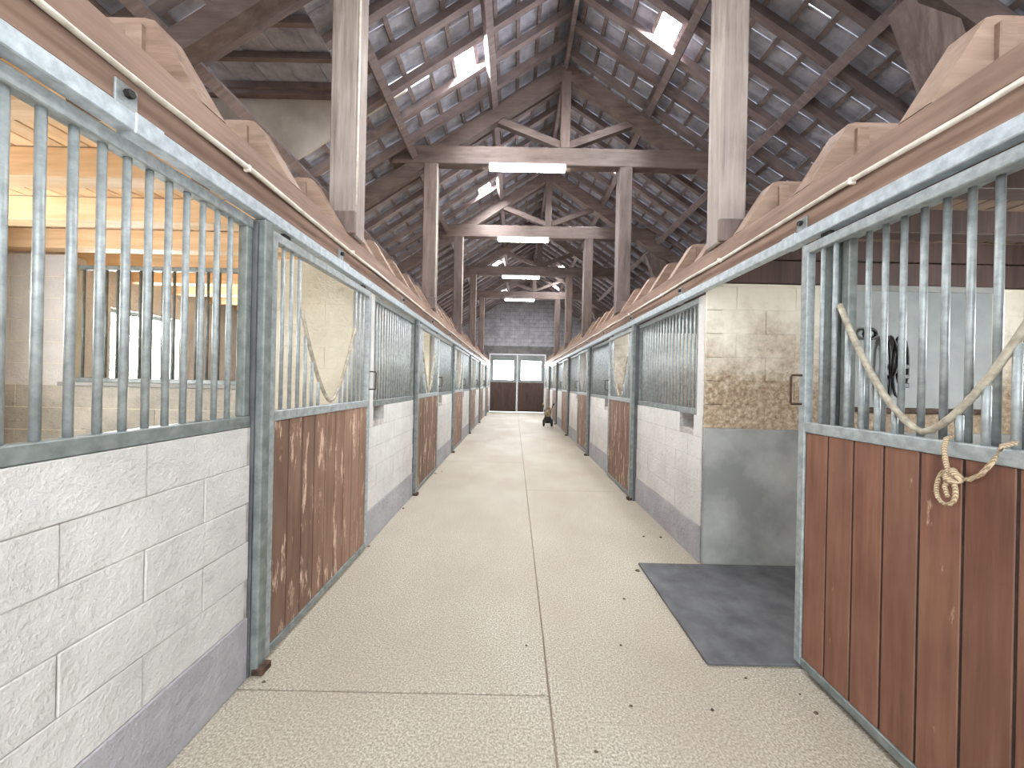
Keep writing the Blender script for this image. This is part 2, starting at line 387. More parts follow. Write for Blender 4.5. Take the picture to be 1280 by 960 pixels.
# partitions between stalls
for nm, sd in SIDES.items():
    s = sd['s']
    def X(a, b): return tuple(sorted((s * a, s * b)))
    for k in range(-1, NB):
        y = P0 + PER * k + sd['part']; th = 0.15
        w = struct('wall_partition', label='%s block partition between stalls on the %s' % ((['rearmost'] + ORD)[k + 1], nm))
        a, b = sd['wall'] + 0.14, sd['outer']
        if nm == 'left':
            core = MB(); core.box(*X(a, b), y + 0.004, y + th, 0, 1.40); core.box(*X(a, 2.45), y + 0.004, y + th, 1.40, 2.56); core.box(*X(4.0, b), y + 0.004, y + th, 1.40, 2.56)
            part('core', core, 'cream', w)
            if k in (0, 1):
                pl = lambda q, r, z0, z1, j: (*X(q, r), y - j, y + 0.03, z0, z1)
                blocks(w, 'cream', pl, a, 2.445, 0.0, 1.40, 0.2); blocks(w, 'dirty', pl, 2.445, b, 0.0, 1.40, 0.2)
                blocks(w, 'cream', pl, a, 2.45, 1.40, 2.56, 0.193)
                blocks(w, 'white', pl, 4.0, b, 1.40, 2.56, 0.193)
            boxpart('ledge', (*X(2.40, 4.05), y - 0.02, y + th + 0.02, 1.395, 1.43), 'cement', w)
            # grille set in the partition opening
            if k < 3:
                g = thing('partition_grille', (s * 3.22, y + 0.08, 1.43), 'galvanized bar grille in the %s partition opening of the left stalls' % ((['rearmost'] + ORD)[k + 1]), 'grille', 'grilles between the left stalls')
                for z in (0.0, 1.02): boxpart('rail', (-0.76, 0.76, -0.02, 0.02, z, z + 0.04), 'galv_dark', g)
                for i in range(15):
                    me = cached('pbar', lambda: MB().tube([(0, 0, 0.02), (0, 0, 1.05)], 0.011, 8).mesh('bar', 'galv_dark', True))
                    ob('bar', me, g, (-0.72 + i * 0.1029, 0, 0))
        else:
            core = MB(); core.box(*X(a, b), y + 0.004, y + th, 0, 2.38)
            part('core', core, 'stained', w)
            part('render_coat', MB().cbox(*X(a - 0.138, b), y - 0.012, y + 0.02, 0, 1.155, 0.008), 'cement', w)
            if k in (0, 1):
                blocks(w, 'stained', lambda q, r, z0, z1, j: (*X(q, r), y - j, y + 0.03, z0, z1), a - 0.135, b, 1.155, 2.38, 0.2)
            boxpart('head_timber', (*X(a, b), y + 0.0, y + 0.14, 2.39, 2.58), 'dark_plank', w)

# ------------------------------------------------------------------ end wall and rear gable
we = struct('wall_end', label='grey concrete block gable wall at the far end')
DX0, DX1, DZ = -1.27, 1.55, 2.96
gz = lambda x: zp(x, 0.40)
g = MB()
g.prism([(-4.8, 0), (DX0, 0), (DX0, gz(DX0)), (-4.8, gz(-4.8))], 'y', YEND + 0.01, YEND + 0.2)
g.prism([(DX1, 0), (5.08, 0), (5.08, gz(5.08)), (DX1, gz(DX1))], 'y', YEND + 0.01, YEND + 0.2)
g.prism([(DX0, DZ), (DX1, DZ), (DX1, gz(DX1)), (RX, gz(RX)), (DX0, gz(DX0))], 'y', YEND + 0.01, YEND + 0.2)
part('core', g, 'mortar', we)
part('render_band', MB().cbox(-1.55, 2.0, YEND - 0.02, YEND + 0.02, DZ, 3.42), 'dark_render', we)
z = 3.42; r = 0
while z < 6.6:
    u = -4.8 - (0.25 if r % 2 else 0)
    while u < 5.05:
        a, b = u, u + 0.5; u += 0.5
        j = random.choice((-0.006, 0, 0.006))
        if gz(a) < z + 0.2 or gz(b) < z + 0.2:          # block cut to the roof slope
            poly = [(a + 0.008, z + 0.008), (b - 0.008, z + 0.008), (b - 0.008, z + 0.192), (a + 0.008, z + 0.192)]; out = []
            f = lambda q: (gz(q[0]) - 0.02) - q[1]
            for q0, q1 in zip(poly, poly[1:] + poly[:1]):
                if f(q0) >= 0: out.append(q0)
                if (f(q0) >= 0) != (f(q1) >= 0):
                    k = f(q0) / (f(q0) - f(q1)); out.append((q0[0] + k * (q1[0] - q0[0]), q0[1] + k * (q1[1] - q0[1])))
            if len(out) > 2: part('block', MB().prism(out, 'y', YEND - 0.015 + j, YEND + 0.03), 'grey_block', we)
            continue
        boxpart('block', (a + 0.008, b - 0.008, YEND - 0.015 + j, YEND + 0.03 + j, z + 0.008, z + 0.192), 'grey_block', we, 0.006)
    z += 0.2; r += 1

fr = struct('trim_1', (0.14, YEND - 0.03, 0), label='pale frame around the far double door')
for x0, x1, z0, z1 in ((DX0 - 0.06, DX0, 0, DZ), (DX1, DX1 + 0.06, 0, DZ), (DX0 - 0.06, DX1 + 0.06, DZ, DZ + 0.06)):
    boxpart('frame_bar', (x0 - 0.14, x1 - 0.14, -0.03, 0.04, z0, z1), 'white_plastic', fr)
for i, (a, b) in enumerate(((DX0 + 0.005, 0.115), (0.165, DX1 - 0.005))):
    d = struct('door_%d' % (i + 1), (a, YEND - 0.02, 0), label='%s leaf of the far barn door, glazed above dark boards' % ('left', 'right')[i])
    wd = b - a
    for dims in ((0, 0.17, 0.02, DZ - 0.01), (wd - 0.17, wd, 0.02, DZ - 0.01)): boxpart('stile', (dims[0], dims[1], -0.02, 0.04, dims[2], dims[3]), 'board_grey', d)
    for z0, z1 in ((0.02, 0.1), (1.5, 1.68), (2.66, DZ - 0.01)): boxpart('rail', (0.17, wd - 0.17, -0.02, 0.04, z0, z1), 'board_grey', d)
    part('pane', MB().box(0.17, wd - 0.17, 0.005, 0.015, 1.68, 2.66), 'doorpane', d)
    part('backing', MB().box(0.17, wd - 0.17, 0.0, 0.03, 0.1, 1.5), 'dark_plank', d)
    n = 7; pw = (wd - 0.06) / n
    for q in range(n): boxpart('plank', (0.03 + q * pw, 0.03 + (q + 1) * pw - 0.006, -0.035, -0.015, 0.03, 1.54), 'dark_plank', d)
part('centre_stile', MB().cbox(0.118 - 0.14, 0.162 - 0.14, -0.02, 0.05, 0.0, DZ), 'galv', fr)

# ------------------------------------------------------------------ lofts over the stalls (header beam, joists, boards)
JS = 0.575
for nm, sd in SIDES.items():
    s = sd['s']; hx = sd['head']
    def X(a, b): return tuple(sorted((s * a, s * b)))
    hb = thing('header_beam', (s * (hx + 0.06), 8.5, 2.37), 'long red-brown timber beam over the %s stall fronts' % nm, 'beam')
    L = (YEND - YBACK) / 2
    off = 8.5
    part('lower_board', MB().cbox(*X(-0.045, 0.07), YBACK - off, YEND - off, 0, 0.105, 0.006), 'header', hb)
    part('upper_board', MB().cbox(*X(-0.065, 0.07), YBACK - off, YEND - off, 0.107, 0.225, 0.008), 'header', hb)
    cd = thing('conduit', (s * (hx - 0.022), 8.5, 2.462), 'thin ivory pipe clipped along the %s header beam' % nm, 'conduit')
    pts = [(s * 0.004 * math.sin(i * 1.7), YBACK - off + i * (YEND - YBACK) / 40, 0.005 * math.sin(i * 2.3)) for i in range(41)]
    part('pipe', MB().tube(pts, 0.0115, 8), 'conduit', cd, smooth=True)
    for i in range(18):
        y = YBACK + 0.8 + i * 1.1 - off
        ob('clip', cached('clip', lambda: MB().cbox(-0.016, 0.016, -0.008, 0.008, -0.016, 0.016, 0.004).mesh('clip', 'conduit')), cd, (0, y, 0))
    # sliding door track on brackets
    tr = thing('door_track', (s * (sd['door'] + 0.025), 8.5, 2.30), 'long galvanized sliding door track above the %s stalls' % nm, 'track')
    part('rail', MB().cbox(-0.03, 0.03, YBACK - off, YEND - off, 0.004, 0.066, 0.004), 'galv_light', tr)
    for i in range(14):
        y = (1.20 if nm == 'left' else 0.55) + i * 1.485 - off - 1.485
        if y + off > YEND - 0.2: continue
        bf = hx + 0.015 - sd['door'] - 0.025
        b = boxpart('bracket', (*X(bf - 0.008, bf), y - 0.035, y + 0.035, 0.067, 0.142), 'galv', tr, 0.002)
        ob('bolt', cached(('bolt', s), lambda: MB().tube([(0, 0, 0), (-s * 0.022, 0, 0)], 0.014, 6).mesh('bolt', 'dark_metal')), b, (0, 0, 0.008))
        boxpart('joint_sleeve', (-0.034, 0.034, y + 0.02, y + 0.12, 0.0, 0.07), 'galv_light', tr, 0.003)
    # loft: joists and boards
    lf = struct('ceiling_loft_' + nm, label='timber loft floor over the %s stalls' % nm)
    jw = 0.12; out = sd['outer'] - hx
    prof = [(0.0, 0.0), (0.02, 0.03), (0.20, 0.325), (0.24, 0.335), (0.50, 0.335), (0.52, 0.165), (out, 0.165), (out, 0.0)]
    if s > 0: jm = MB().prism([(u, z) for u, z in prof], 'y', -jw / 2, jw / 2).mesh('joist', 'joist')
    else: jm = MB().prism([(-u, z) for u, z in prof][::-1], 'y', -jw / 2, jw / 2).mesh('joist', 'joist')
    lm = MB().cbox(*X(0.55, out), -jw / 2 - 0.003, jw / 2 + 0.003, -0.004, 0.162, 0.004).mesh('joist_body', 'pinex' if nm == 'left' else 'dark_plank')
    cm = MB().cbox(*X(0.235, 0.30), -0.012, 0.012, 0.08, 0.30, 0.004).mesh('cleat', 'joist')
    y = 1.54 - 4 * JS if nm == 'left' else 1.46 - 4 * JS
    while y < YEND - 0.2:
        if y > YBACK + 0.1:
            j = ob('joist', jm, lf, (s * hx, y, 2.597)); ob('joist_body', lm, j); ob('cleat', cm, j, (0, -jw / 2 - 0.008, 0))
        y += JS
    n = 20; u0, u1 = hx + 0.56, sd['outer']; bw = (u1 - u0) / n
    for i in range(n):
        boxpart('board', (*X(u0 + i * bw, u0 + (i + 1) * bw - 0.006), YBACK, YEND, 2.764, 2.79), 'pine' if nm == 'left' else 'oldboard', lf, 0.004)

# ------------------------------------------------------------------ steel posts, grilles, sliding doors
BAR = 0.0765
def grille(nm, k, y0, y1, label):
    sd = SIDES[nm]; s = sd['s']
    g = thing('stall_grille', (s * (sd['wall'] + 0.03), y0, ZW), label, 'grille', 'bar grilles above the stall walls')
    L = y1 - y0
    boxpart('bottom_rail', (-0.028, 0.028, 0, L, 0.0, 0.055), 'galv_dark', g, 0.004)
    boxpart('top_rail', (-0.025, 0.025, 0, L, 0.985, 1.035), 'galv', g, 0.004)
    for a in (0, L - 0.04): boxpart('stile', (-0.022, 0.022, a, a + 0.04, 0.055, 0.985), 'galv_dark', g, 0.004)
    me = cached('gbar', lambda: MB().tube([(0, 0, 0.05), (0, 0, 0.99)], 0.0118, 10).mesh('bar', 'galv', True))
    n = int((L - 0.06) / BAR); st = (L - 0.08) / n
    for i in range(1, n): ob('bar', me, g, (0, 0.04 + i * st, 0))
    return g

def yoke_z(t): return 0.008 + 0.575 * min(1.0, abs(t)) ** 1.55      # height above the mid rail, t in -1..1
def stall_door(nm, y0, label, wornness, with_yoke=True):
    sd = SIDES[nm]; s = sd['s']; w = sd['dw']
    d = thing('sliding_stall_door', (s * (sd['door'] + 0.0225), y0, 0.0), label, 'door', 'sliding stall doors')
    T = 0.0225; zb, zm, zt = 0.03, 1.27, 2.275
    boxpart('stile', (-T, T, 0, 0.045, zb, zt), 'galv', d); boxpart('stile', (-T, T, w - 0.045, w, zb, zt), 'galv', d)
    boxpart('bottom_rail', (-T, T, 0.045, w - 0.045, zb, zb + 0.045), 'galv_dark', d)
    boxpart('mid_rail', (-T, T, 0.045, w - 0.045, zm, zm + 0.055), 'galv', d)
    boxpart('top_rail', (-T, T, 0.045, w - 0.045, zt - 0.05, zt), 'galv', d)
    n = 9 if nm == 'left' else 8; pw = (w - 0.094) / n
    for i in range(n):
        boxpart('plank', (-0.015, 0.015, 0.047 + i * pw + 0.0045, 0.047 + (i + 1) * pw - 0.0045, zb + 0.046, zm - 0.001), wornness, d, 0.0025)
    part('backing', MB().box(*sorted((-s * 0.0115, s * 0.0175)), 0.046, w - 0.046, zb + 0.047, zm - 0.002), 'groove_shade', d)
    yc = w / 2; hw = 0.375; zr = zm + 0.055
    nb = int(round((w - 0.09) / BAR)); st = (w - 0.09) / nb
    r = 0.0108
    for i in range(1, nb):
        y = 0.045 + i * st; t = (y - yc) / hw
        top = zt - 0.04 if (abs(t) >= 0.98) else zr + yoke_z(t)
        if top - zr < 0.08: continue
        h = round(top - zr, 3)
        me = cached(('dbar', h), lambda: MB().tube([(0, 0, -0.01), (0, 0, h)], r, 10).mesh('bar', 'galv', True))
        ob('bar', me, d, (0, y, zr))
    pts = []
    for i in range(25):
        t = -1 + i / 12.0; pts.append((-s * 0.006, yc + t * hw, zr + 0.014 + yoke_z(t) * 0.985))
    part('head_yoke', MB().tube(pts, 0.0125, 10), 'yoke', d, smooth=True)
    # handle on the far stile, two hangers up to the track
    hy = w - 0.02
    part('handle', MB().tube([(-s * T, hy, 1.42), (-s * 0.075, hy, 1.42), (-s * 0.08, hy, 1.43), (-s * 0.08, hy, 1.565), (-s * 0.075, hy, 1.575), (-s * T, hy, 1.575)], 0.006, 8), 'rust_and_shade', d, smooth=True)
    for yy in (0.14, w - 0.14):
        part('hanger', MB().cbox(-0.012, 0.012, yy - 0.03, yy + 0.03, zt, 2.2995, 0.003), 'dark_metal', d)
    return d

for nm, sd in SIDES.items():
    s = sd['s']
    for k in range(NB):
        seg = PER - sd['part']
        a, b = P[k] - seg + 0.135, P[k] - 0.094
        if nm == 'left':
            lab = ('large galvanized bar grille at the left edge, closest to the camera' if k == 0 else
                   'galvanized bar grille between the %s and %s left stall doors' % (['first', 'second', 'third', 'fourth', 'fifth', 'sixth'][k - 1], ['first', 'second', 'third', 'fourth', 'fifth', 'sixth'][k]))
        else:
            lab = ('galvanized bar grille at the right edge behind the opened door' if k == 0 else
                   'galvanized bar grille just before the %s closed right door' % (['nearest'] + ORD[1:])[k - 1])
        grille(nm, k, a, b, lab)
        # post
        set_back = nm == 'right' and k == 0
        p = thing('steel_post', (s * (sd['door'] + (0.095 if set_back else 0.035)), P[k] - 0.04, 0), '%s galvanized square door post in the %s row' % (ORD[k], nm), 'post', 'door posts')
        boxpart('post_tube', (-0.045, 0.045, -0.032, 0.032, 0.0, 2.30), 'galv_dark', p, 0.006)
        boxpart('gap_shade_strip', (-0.025 + s * 0.012, 0.025 + s * 0.012, -0.048, -0.0325, 0.0, 2.28), 'rubber', p, 0.003)  # dark strip coloured to stand in for the shaded gap beside the post
        if not set_back: boxpart('floor_guide', (-0.03 - s * 0.045, 0.03 - s * 0.045, -0.035, 0.037, 0.0, 0.035), 'rust_and_shade', p, 0.004)
        # door
        if nm == 'left':
            stall_door(nm, P[k] + 0.0, ['brown plank sliding door with dipped bars, closest on the left side', 'second sliding plank door along the left side',
              'third sliding plank door along the left side', 'fourth sliding plank door along the left side', 'fifth sliding plank door along the left side', 'sixth sliding plank door on the left, beside the barn door'][k], 'plank_worn')
        elif k == 0:
            stall_door(nm, P[0] - 1.115, 'red-brown plank sliding door standing open at the right edge, rope on its rail', 'plank')
        else:
            stall_door(nm, P[k] + 0.0, ['', 'closed plank sliding door beyond the open stall on the right', 'second closed plank door along the right side',
              'third closed plank door along the right side', 'fourth closed plank door along the right side', 'fifth closed plank door on the right, beside the barn door'][k], 'plank_worn')
    # last bit of grille before the end wall
    grille(nm, 9, P[-1] + sd['part'] + 0.135, YEND - 0.05, 'short bar grille against the far wall on the ' + nm)

# ------------------------------------------------------------------ roof
rf = struct('ceiling', label='underside of the tiled pitched roof')
ang = math.atan(RS)
def slope_beam(x0, x1, off, w, h): return MB().beam((x0, 0, zp(x0, off)), (x1, 0, zp(x1, off)), w, h)
OC, OB, OT = 0.275, 0.355, 0.385
CR = 0.445
def in_dorm_y(y): return DORM['y0'] < y < DORM['y1']
rl = slope_beam(XL, RX - 0.02, OC + 0.015, 0.082, 0.09).mesh('rafter', 'rafter'); rr = slope_beam(RX + 0.02, XR, OC + 0.015, 0.082, 0.09).mesh('rafter', 'rafter')
rlu = slope_beam(DORM['x1'], RX - 0.02, OC + 0.015, 0.082, 0.09).mesh('rafter', 'rafter'); rll = slope_beam(XL, DORM['x0'], OC + 0.015, 0.082, 0.09).mesh('rafter', 'rafter')
TW = 0.2225; CR = 2 * TW; YO = {-1: 0.08, 1: -0.18 + CR}     # phase of rafters and tiles on each slope
y = YBACK + YO[-1]
while y < YEND:
    if in_dorm_y(y): ob('rafter', rlu, rf, (0, y, 0)); ob('rafter', rll, rf, (0, y, 0))
    else: ob('rafter', rl, rf, (0, y, 0))
    y += CR
y = YBACK + YO[1]
while y < YEND: ob('rafter', rr, rf, (0, y, 0)); y += CR
GA = 0.33 * math.cos(ang)
def batten(x, a, b):
    me = cached(('batten', round(b - a, 3), x < RX), lambda: MB().beam((0, a - b, 0), (0, 0, 0), 0.05, 0.03, up=(math.sin(ang) * (1 if x > RX else -1), 0, math.cos(ang))).mesh('batten', 'rafter'))
    ob('batten', me, rf, (x, b, zp(x, OB)))
XS = {-1: [], 1: []}
x = RX - 0.20
while x > XL:
    XS[-1].append(x)
    if DORM['x0'] < x < DORM['x1']: batten(x, YBACK, DORM['y0']); batten(x, DORM['y1'], YEND)
    else: batten(x, YBACK, YEND)
    x -= GA
x = RX + 0.15
while x < XR: XS[1].append(x); batten(x, YBACK, YEND); x += GA
# purlins resting on the trusses
for x in (-0.40, -1.60, -2.78):
    segs = [(YBACK, YEND)]
    for a, b in segs: part('purlin', MB().beam((x, a, zp(x, 0.155)), (x, b, zp(x, 0.155)), 0.10, 0.10, (-0.55, 0, 0.83)), 'rafter', rf)
for x in (1.95, 3.22, 4.3): part('purlin', MB().beam((x, YBACK, zp(x, 0.155)), (x, YEND, zp(x, 0.155)), 0.10, 0.10, (0.55, 0, 0.83)), 'rafter', rf)
part('ridge_board', MB().cbox(RX - 0.03, RX + 0.03, YBACK, YEND, RZ + 0.1, RZ + 0.36, 0.004), 'rafter', rf)

# skylights: where the pixel's ray meets the roof
def hit_roof(px, py):
    d = ray(px, py); s = -1 if d.x * 8 < RX - 0.3 and px < 660 else 1
    # z: H + d.z t = RZ + OT + s*RS*(... )
    # left: zp = RZ - RS*(RX - X);  right: zp = RZ - RS*(X - RX)
    if px < 660: t = (RZ + OT - RS * RX - H) / (d.z - RS * d.x); side = -1
    else: t = (RZ + OT + RS * RX - H) / (d.z + RS * d.x); side = 1
    return side, d.x * t, t
SKY = []
for px, py, sl, sw in ((577, 73, 0.34, 0.38), (606, 227, 0.34, 0.38), (622, 325, 0.34, 0.38), (628, 360, 0.34, 0.38),
               (836, 28, 0.34, 0.32), (764, 187, 0.34, 0.36), (742, 251, 0.34, 0.36), (707, 332, 0.34, 0.36), (696, 357, 0.34, 0.36)):
    side, X_, Y_ = hit_roof(px, py)
    if Y_ > YEND - 0.4: continue
    # snapped to the tile grid: one course high, two tiles wide, between two rafters
    X_ = min((x + side * GA / 2 for x in XS[side]), key=lambda v: abs(v - X_))
    Y_ = YBACK + YO[side] + (2 * round(((Y_ - YBACK - YO[side]) / TW - 1) / 2) + 1) * TW
    SKY.append((side, X_, Y_, 0.30, 2 * TW - 0.05))
HOLES = [hit_roof(*p) for p in ((505, 106), (527, 90))]
def roof_matrix(side, x, y, off):
    a = ang if side > 0 else -ang
    return Matrix.Translation((x, y, zp(x, off))) @ Matrix.Rotation(a, 4, 'Y')
for i, (side, x, y, sl, sw) in enumerate(SKY):
    wn += 1
    w = struct('window_%d' % wn, label='small glass skylight in the %s roof slope' % ('left' if side < 0 else 'right'))
    w.matrix_world = roof_matrix(side, x, y, OT + 0.005)
    f = MB(); a, b = sl / 2 + 0.03, sw / 2 + 0.024
    f.box(-a, -sl / 2, -b, b, -0.03, 0.05); f.box(sl / 2, a, -b, b, -0.03, 0.05); f.box(-sl / 2, sl / 2, -b, -sw / 2, -0.03, 0.05); f.box(-sl / 2, sl / 2, sw / 2, b, -0.03, 0.05)
    part('skylight_frame', f, 'galv', w)
    part('pane', MB().box(-sl / 2, sl / 2, -sw / 2, sw / 2, 0.02, 0.026), 'skylight', w)
# tiles
TW = 0.2225
def tile_mb(mb, mtx=None):
    """interlocking tile: ribbed sheet, x down the slope, y across"""
    hw, hl = TW / 2 - 0.004, 0.19
    prof = [(-hw, 0.0), (-hw + 0.03, 0.012), (-0.02, 0.0), (0.02, 0.0), (hw - 0.03, 0.012), (hw, 0.002)]
    n = len(prof); vs = []
    for x, tilt in ((-hl, -0.0062), (hl, 0.0062)):
        vs += [(x, y, z + tilt) for y, z in prof] + [(x, y, z + tilt + 0.014) for y, z in prof]
    fs = []
    for i in range(n - 1):
        fs += [(i, i + 1, 2 * n + i + 1, 2 * n + i), (n + i, 3 * n + i, 3 * n + i + 1, n + i + 1), (i, n + i, n + i + 1, i + 1), (2 * n + i, 2 * n + i + 1, 3 * n + i + 1, 3 * n + i)]
    fs += [(0, 2 * n, 3 * n, n), (n - 1, 2 * n - 1, 4 * n - 1, 3 * n - 1)]
    if mtx: vs = [mtx @ Vector(v) for v in vs]
    return mb.add(vs, fs)
tm = tile_mb(MB()).mesh('tile', 'tile')
cands = []
NY = int((YEND - YBACK) / TW) + 2
for side in (-1, 1):
    for x in XS[side]:
        xc = x + side * GA / 2
        for j in range(NY):
            y = YBACK + YO[side] - CR + (j + 0.5) * TW
            if y > YEND + 0.1: continue
            if side < 0 and DORM['x0'] - 0.12 < xc < DORM['x1'] + 0.05 and DORM['y0'] - 0.05 < y < DORM['y1'] + 0.05: continue
            if any(sd_ == side and abs(xc - sx) < 0.1 and abs(y - sy) < TW for sd_, sx, sy, sl, sw in SKY): continue
            if any(h[0] == side and abs(xc - h[1]) < 0.14 and abs(y - h[2]) < 0.112 for h in HOLES): continue
            z = zp(xc, OT); v = Vector((xc, y, z - H))
            vis = y > 0.8 and abs(xc / y) < 1.5 and (z - H) / y < 1.12
            cands.append(((0 if vis else 100) + v.length, side, xc, y))
cands.sort()
stuff = MB()
for i, (k_, side, x, y) in enumerate(cands):
    m = roof_matrix(side, x, y, OT + random.uniform(0, 0.008)) @ Matrix.Rotation(random.uniform(-0.012, 0.012), 4, 'Z') @ (Matrix.Identity(4) if side > 0 else Matrix.Rotation(math.pi, 4, 'Z'))
    if i < 300:
        o = ob('tile', tm, rf); o.matrix_world = m
    else: tile_mb(stuff, m)
o = part('tile_field', stuff, 'tile', rf); o['kind'] = 'stuff'
# ridge capping
part('ridge_cap', MB().prism([(RX - 0.28, zp(RX - 0.28, OT + 0.03)), (RX, RZ + OT + 0.05), (RX + 0.28, zp(RX + 0.28, OT + 0.03)), (RX, RZ + OT + 0.09)], 'y', YBACK, YEND), 'tile', rf)

# dormer in the left slope
dm = struct('wall_dormer', label='pale board cheek of the small dormer in the left slope')
D = DORM; zt = 5.08
xt = RX - (RZ + OC - 0.06 - zt) / RS
yc = D['y1'] + 0.0
def cheek(y):
    xm = -3.05
    for a, b in ((D['x0'], xm), (xm + 0.006, xt)):
        za, zb = zp(a, OC + 0.06), zp(b, OC + 0.06)
        part('panel', MB().prism([(a, za), (b, zb), (b, max(zt, zb + 0.01)), (a, zt)], 'y', y, y + 0.03), 'dormer', dm)
cheek(yc); cheek(D['y0'] - 0.03)
part('panel', MB().box(D['x0'] - 0.03, D['x0'], D['y0'], D['y1'], zp(D['x0'], OC - 0.1), zt), 'dormer', dm)
dc = struct('ceiling_dormer', label='low roof over the small dormer')
boxpart('lintel', (D['x0'], -1.70, yc - 0.09, yc - 0.002, zt - 0.02, zt + 0.10), 'rafter', dc)
for i in range(4):
    y = D['y0'] + 0.06 + i * 0.42; boxpart('rafter', (D['x0'], -1.78, y - 0.03, y + 0.03, zt + 0.03, zt + 0.11), 'rafter', dc)
x = D['x0'] - 0.1; i = 0
while x < -1.95:
    boxpart('roof_strip', (x, x + 0.195, D['y0'] - 0.15, D['y1'] + 0.15, zt + 0.112 + (i % 2) * 0.014, zt + 0.13 + (i % 2) * 0.014), 'tile', dc, 0.004); x += 0.19; i += 1

# ------------------------------------------------------------------ trusses
TY = [2.90, 5.70, 8.50, 11.45, 14.55]
PLX, PRX = -1.34, 1.63
BZ0, BZ1 = 4.82, 5.10
for k, y in enumerate(TY):
    lab = ['tall timber truss closest to the camera, only its posts and braces in view', 'timber roof truss with king post, first full one in view', 'second full timber roof truss down the aisle',
           'third full timber roof truss down the aisle', 'farthest timber roof truss before the block wall'][k]
    t = thing('roof_truss', (RX, y, 2.6), lab, 'truss', 'roof trusses over the aisle'); ox, oz = RX, 2.6
    def L(x, z): return (x - ox, z - oz)
    for px_ in (PLX, PRX):
        q = boxpart('post', (px_ - 0.10 - ox, px_ + 0.10 - ox, -0.10, 0.10, 0.0, BZ0 - oz), 'post' if k == 0 else 'beam', t, 0.012)
        boxpart('base_block', (-0.12, 0.12, -0.13, -0.1005, -(BZ0 - oz) / 2, -(BZ0 - oz) / 2 + 0.17), 'beam', q, 0.006)
    part('tie_beam', MB().cbox(-1.95 - ox, 3.15 - ox, -0.08, 0.08, BZ0 - oz, BZ1 - oz, 0.012), 'beamx', t)
    part('king_post', MB().cbox(-0.075, 0.075, -0.07, 0.07, BZ1 - oz, RZ - 0.02 - oz, 0.008), 'beam', t)
    a0, a1 = L(-4.55, zp(-4.55)), L(RX, RZ); part('rafter', MB().beam((a0[0], 0, a0[1]), (a1[0], 0, a1[1]), 0.13, 0.20), 'beamx', t)
    a0, a1 = L(RX, RZ), L(3.75, zp(3.75)); part('rafter', MB().beam((a0[0], 0, a0[1]), (a1[0], 0, a1[1]), 0.13, 0.22), 'beamx', t)
    for sx in (-1, 1):
        a0, a1 = L(RX + sx * 0.06, BZ1 + 0.06), L(RX + sx * 1.02, zp(RX + sx * 1.02, -0.10))
        part('strut', MB().beam((a0[0], 0, a0[1]), (a1[0], 0, a1[1]), 0.09, 0.11), 'beamx', t)
    a0, a1 = L(2.97, 4.52), L(3.62, 2.95); part('knee_brace', MB().beam((a0[0], 0, a0[1]), (a1[0], 0, a1[1]), 0.13, 0.09, (1, 0, 0)), 'beam', t)
    part('gusset', MB().prism([L(3.02, 4.5), L(3.38, 4.38), L(3.60, 3.75), L(3.32, 3.75)], 'y', -0.055, 0.055), 'beam', t)
    a0, a1 = L(-2.95, 3.95), L(-1.8, 4.86)

for k, y in enumerate(TY):
    c = tag(part('power_cable', MB().tube([(PLX + 0.109, y - 0.085, 2.83), (PLX + 0.109, y - 0.085, 3.6), (PLX + 0.109, y - 0.085, 4.3), (PLX + 0.109, y - 0.085, BZ0 - 0.01)], 0.008, 6), 'conduit', smooth=True),
            'thin pale cable running up the left post of the %s truss' % ORD[k], 'cable', 'cables on the truss posts')

# fluorescent fittings under the tie beams; the first, out of view, is added for light
for k in range(0, 5):
    y = TY[k] - 0.09
    f = thing('fluorescent_light', (0.13, y, BZ0 - 0.075), 'long white fluorescent fitting under the %s' % ['tie beam over the camera side, added unseen for light', 'nearest tie beam in view', 'second tie beam in view', 'third tie beam in view', 'farthest tie beam in view'][k], 'lamp', 'fluorescent fittings under the tie beams')
    boxpart('housing', (-0.58, 0.58, -0.05, 0.05, 0.03, 0.075), 'white_plastic', f, 0.01)
    boxpart('diffuser', (-0.56, 0.56, -0.042, 0.042, -0.02, 0.031), 'tube', f, 0.012)
    for sx in (-0.585, 0.565): boxpart('end_cap', (sx, sx + 0.02, -0.046, 0.046, -0.022, 0.06), 'white_plastic', f, 0.005)
    for sx in (-0.45, 0.0, 0.45): boxpart('clip', (sx - 0.01, sx + 0.01, -0.056, -0.044, 0.0, 0.05), 'galv', f, 0.003)

# ------------------------------------------------------------------ things in and by the stalls
tag(part('rubber_mat', MB().cbox(1.07, 2.55, 1.99, 3.10, 0.001, 0.018, 0.004), 'rubber'), 'dark grey rubber mat lying in the open stall doorway', 'mat')

# rope tied on the open right door
dx = 1.536
rp = thing('rope', (dx, 1.28, 1.2), 'beige rope knotted around the rail of the open right door', 'rope')
def RP(y, z, x=0.0): return (x, y - 1.28, z - 1.2)
part('cord', MB().tube([RP(1.315, 1.345, 0.03), RP(1.312, 1.335, 0.0), RP(1.310, 1.30, -0.008), RP(1.306, 1.26, -0.008), RP(1.297, 1.225, -0.008), RP(1.285, 1.215, -0.012), RP(1.262, 1.205, -0.012), RP(1.235, 1.21, -0.008), RP(1.205, 1.235, -0.008), RP(1.175, 1.285, -0.008), RP(1.158, 1.335, -0.004), RP(1.150, 1.348, 0.03)], 0.0075, 8), 'rope', rp, smooth=True)
part('loop', MB().tube([RP(1.285 + 0.028 * math.sin(a) + 0.012, 1.165 + 0.058 * math.cos(a), -0.014 + 0.004 * math.sin(2 * a)) for a in (2 * math.pi * i / 16 for i in range(16))], 0.0075, 8, True), 'rope', rp, smooth=True)
